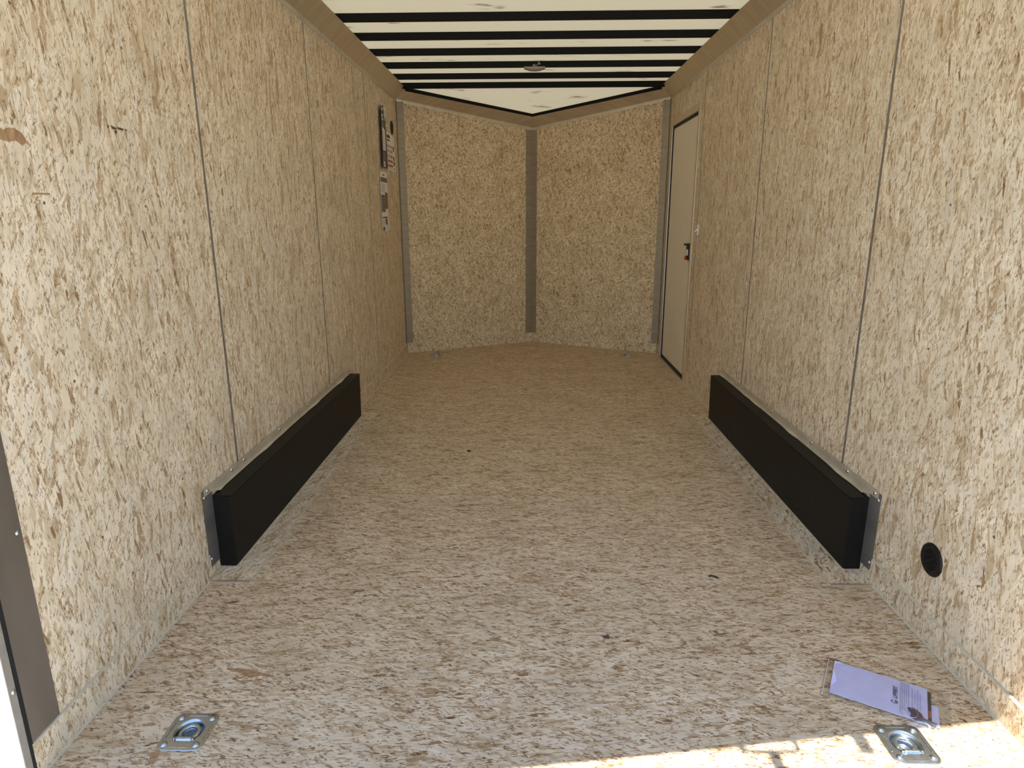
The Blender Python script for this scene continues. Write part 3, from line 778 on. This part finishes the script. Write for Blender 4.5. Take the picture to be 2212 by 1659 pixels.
for k in range(5): prism(bm, [(0, 0), (.0016, 0), (.0016, W_*.80), (0, W_*.80)], AT(LX*.725+.0046*k, W_*.17, zt), ex, ey, (0, 0, 1), .0002)
for k, (p, q) in enumerate(((.35, .50), (.42, .34), (.25, .6), (.3, .45))): prism(bm, [(0, 0), (.0013, 0), (.0013, W_*q), (0, W_*q)], AT(LX*.725+.027+.006*k, W_*p, zt), ex, ey, (0, 0, 1), .0002)
obj('fine_print', bm, 'pale_ink', bk, kind='stuff')
# wordmark, reading up the page
cu = bpy.data.curves.new('wordmark', 'FONT'); cu.body = 'LIPPERT'; cu.size = .0148; cu.shear = .25; cu.extrude = .0001; cu.offset = .0003
to = bpy.data.objects.new('wordmark_tmp', cu); C.objects.link(to)
bpy.context.view_layer.update()
me = bpy.data.meshes.new_from_object(to.evaluated_get(bpy.context.evaluated_depsgraph_get()))
bpy.data.objects.remove(to)
Mt = Matrix((ey, -ex, Vector((0, 0, 1)))).transposed().to_4x4(); Mt.translation = AT(LX*.695, W_*.415, zt+.0003)
me.transform(Mt); bm = bmesh.new(); bm.from_mesh(me); bpy.data.meshes.remove(me)
obj('wordmark', bm, 'ink', bk)
bm = bmesh.new()
o_ = AT(LX*.668, W_*.325, zt); seg = 16
ro = [bm.verts.new(o_ + ey*(.0075*math.cos(q)) + ex*(.0085*math.sin(q)) + Vector((0, 0, .0002))) for q in [2*math.pi*k/seg for k in range(seg)]]
ri = [bm.verts.new(o_ + ey*(.0046*math.cos(q)) + ex*(.0055*math.sin(q)) + Vector((0, 0, .0002))) for q in [2*math.pi*k/seg for k in range(seg)]]
for k in range(2, seg): bm.faces.new((ro[k-1], ro[k], ri[k], ri[k-1]))
prism(bm, [(-.001, -.001), (.0018, -.001), (.0018, .0075), (-.001, .0075)], o_+ex*.003, -ex, ey, (0, 0, 1), .0002)
obj('emblem', bm, 'ink', bk)
# second sheet peeping out beyond the fold
sh = obj('folded_sheet', prism(bmesh.new(), [(LX*.70, .004), (LX+.026, .004), (LX+.024, W_*.60), (LX*.70, W_*.60)], AT(0, 0, .0012), ex, ey, (0, 0, 1), .0008), 'paper_lav')
tag(sh, 'pale folded sheet sticking out from under the booklet in the bag', 'sheet')
# bunch of keys with a violet fob lying on the booklet
ky = empty('key_fob', AT(LX*.86, .012, .008)); tag(ky, 'dark violet key fob with brass key inside the clear bag', 'key')
kp = lambda s, t_, z: AT(LX*.80+s, t_, z)
bm = bmesh.new(); prism(bm, [(0, .034), (.012, .037), (.030, .024), (.036, .006), (.018, -.004), (.006, .006), (.010, .018)], kp(0, 0, .0072), ex, ey, (0, 0, 1), .007, .0015); obj('fob', bm, 'violet_plastic', ky)
bm = bmesh.new(); prism(bm, [(.030, .004), (.062, .001), (.064, .008), (.034, .013)], kp(0, 0, .0085), ex, ey, (0, 0, 1), .0022, .0004); obj('key_blade', bm, 'screw_dark', ky)
bm = bmesh.new(); tube(bm, [kp(.002+.020*math.cos(q), .012+.020*math.sin(q), .0150) for q in [2*math.pi*k/24 for k in range(25)]], .0007, 6); obj('key_ring', bm, 'screw', ky)
bm = bmesh.new(); prism(bm, [(LX+.001, .010), (LX+.0085, .010), (LX+.0085, W_*.93), (LX+.001, W_*.93)], AT(0, 0, .0022), ex, ey, (0, 0, 1), .0015); kk = obj('cable_tie', bm, 'dark_print'); tag(kk, 'thin dark strip lying across the open end of the booklet', 'strip')
bm = bmesh.new(); prism(bm, [(LX+.0012, .030), (LX+.0083, .030), (LX+.0083, .058), (LX+.0012, .058)], AT(0, 0, .0038), ex, ey, (0, 0, 1), .0003); obj('red_mark', bm, 'red_print', kk)
# the bag itself
bm = bmesh.new(); rows = []
s0, s1, t0, t1 = -.022, LX+.052, -.020, W_+.016
for i in range(23):
    u = i/22; s = s0+(s1-s0)*u; row = []
    for j in range(15):
        v_ = j/14; t_ = t0+(t1-t0)*v_
        e = min(1, 7*min(u, 1-u, v_, 1-v_))
        z = .0010+e*.0090+.0012*math.sin(s*60+t_*70)*e
        dd = (s-LX*.88)**2+(t_-.015)**2; z += .010*math.exp(-dd/.0012)*min(1, e*2)
        row.append(AT(s, t_, z))
    rows.append(row)
Vv = [[bm.verts.new(p) for p in r_] for r_ in rows]
for A, B in zip(Vv, Vv[1:]):
    for k in range(len(A)-1): bm.faces.new((A[k], A[k+1], B[k+1], B[k]))
bag = obj('plastic_bag', bm, 'poly', smooth=True)
tag(bag, 'clear plastic bag around the booklet and key on the floor', 'bag')
bm = bmesh.new(); tube(bm, [AT(-.016, t0+.002+(t1-t0-.004)*k/12, .0036+.0020*math.sin(math.pi*k/12)) for k in range(13)], .0008, 6)
obj('seal_strip', bm, 'wire', bag, smooth=True)

# ------------------------------------------------------------------ litter on the floor
bm = bmesh.new(); tube(bm, [(.648, 2.084, .003), (.656, 2.087, .0045), (.668, 2.083, .004), (.678, 2.073, .003)], .0028, 6)
tag(obj('twig', bm, 'bark', smooth=True), 'short curved dark twig on the floor near the right wheel box', 'twig')
bm = bmesh.new(); prism(bm, [(0, 0), (.016, -.002), (.015, .018), (.004, .013), (-.006, .008)], (.237, 1.728, .001), (1, 0, 0), (0, 1, .05), (0, 0, 1), .0012, .0003)
tag(obj('dry_leaf', bm, 'leaf'), 'small brown leaf scrap in the middle of the near floor', 'leaf')
bm = bmesh.new(); prism(bm, [(0, 0), (.012, .003), (.016, .018), (.006, .022), (-.003, .012)], (-.325, 3.332, .001), (1, 0, 0), (0, 1, 0), (0, 0, 1), .004, .001)
tag(obj('bark_chip', bm, 'bark'), 'small dark bark chip midway along the floor', 'bark chip')
bm = bmesh.new(); tube(bm, [(-.8335, 5.935, .001), (-.8325, 5.9355, .012), (-.8315, 5.936, .024)], .003, 6)
tag(obj('wood_splinter', bm, 'bark', smooth=True), 'tiny dark splinter standing behind the far left ring plate', 'splinter')

# ------------------------------------------------------------------ large dark strands that stand out in the boards
MT['strand'] = plain('brown_strand', (0.36, 0.21, 0.10), 0.7, noise=0.35, nscale=(90, 90, 25))
MT['strand_dark'] = plain('dark_strand', (0.10, 0.055, 0.028), 0.8, noise=0.3, nscale=(90, 90, 25))
pnl = [c for c in wall_left.children if c.name.startswith('panel')][0]
def wall_strand(poly, mat):
    bm = bmesh.new(); prism(bm, poly, (XL+.0001, 0, 0), (0, 1, 0), (0, 0, 1), (1, 0, 0), .0003); obj('strand', bm, mat, pnl)
wall_strand([(1.405, 1.440), (1.447, 1.437), (1.462, 1.430), (1.470, 1.436), (1.492, 1.438), (1.512, 1.431), (1.534, 1.404), (1.520, 1.410), (1.508, 1.403), (1.492, 1.412), (1.470, 1.407), (1.440, 1.411), (1.405, 1.408)], 'strand')
for q in ([(1.830, 1.487), (1.838, 1.486), (1.836, 1.477), (1.831, 1.480)], [(1.845, 1.488), (1.870, 1.484), (1.868, 1.478), (1.850, 1.480)], [(1.858, 1.476), (1.872, 1.477), (1.868, 1.468), (1.860, 1.470)],
          [(1.874, 1.487), (1.902, 1.486), (1.904, 1.481), (1.880, 1.480)], [(1.910, 1.486), (1.920, 1.485), (1.919, 1.481), (1.911, 1.482)]): wall_strand(q, 'strand_dark')
wall_strand([(1.513, 1.3030), (1.568, 1.3035), (1.568, 1.2985), (1.540, 1.2995), (1.513, 1.2982)], 'strand')
def floor_strand(poly, mat):
    bm = bmesh.new(); prism(bm, poly, (0, 0, .0001), (1, 0, 0), (0, 1, 0), (0, 0, 1), .0003); obj('strand', bm, mat, floor)
floor_strand([(-.850, 1.571), (-.820, 1.574), (-.780, 1.566), (-.745, 1.556), (-.708, 1.545), (-.715, 1.538), (-.745, 1.545), (-.770, 1.534), (-.800, 1.550), (-.830, 1.562)], 'strand')
floor_strand([(-.904, 1.272), (-.884, 1.274), (-.878, 1.238), (-.892, 1.236)], 'strand')
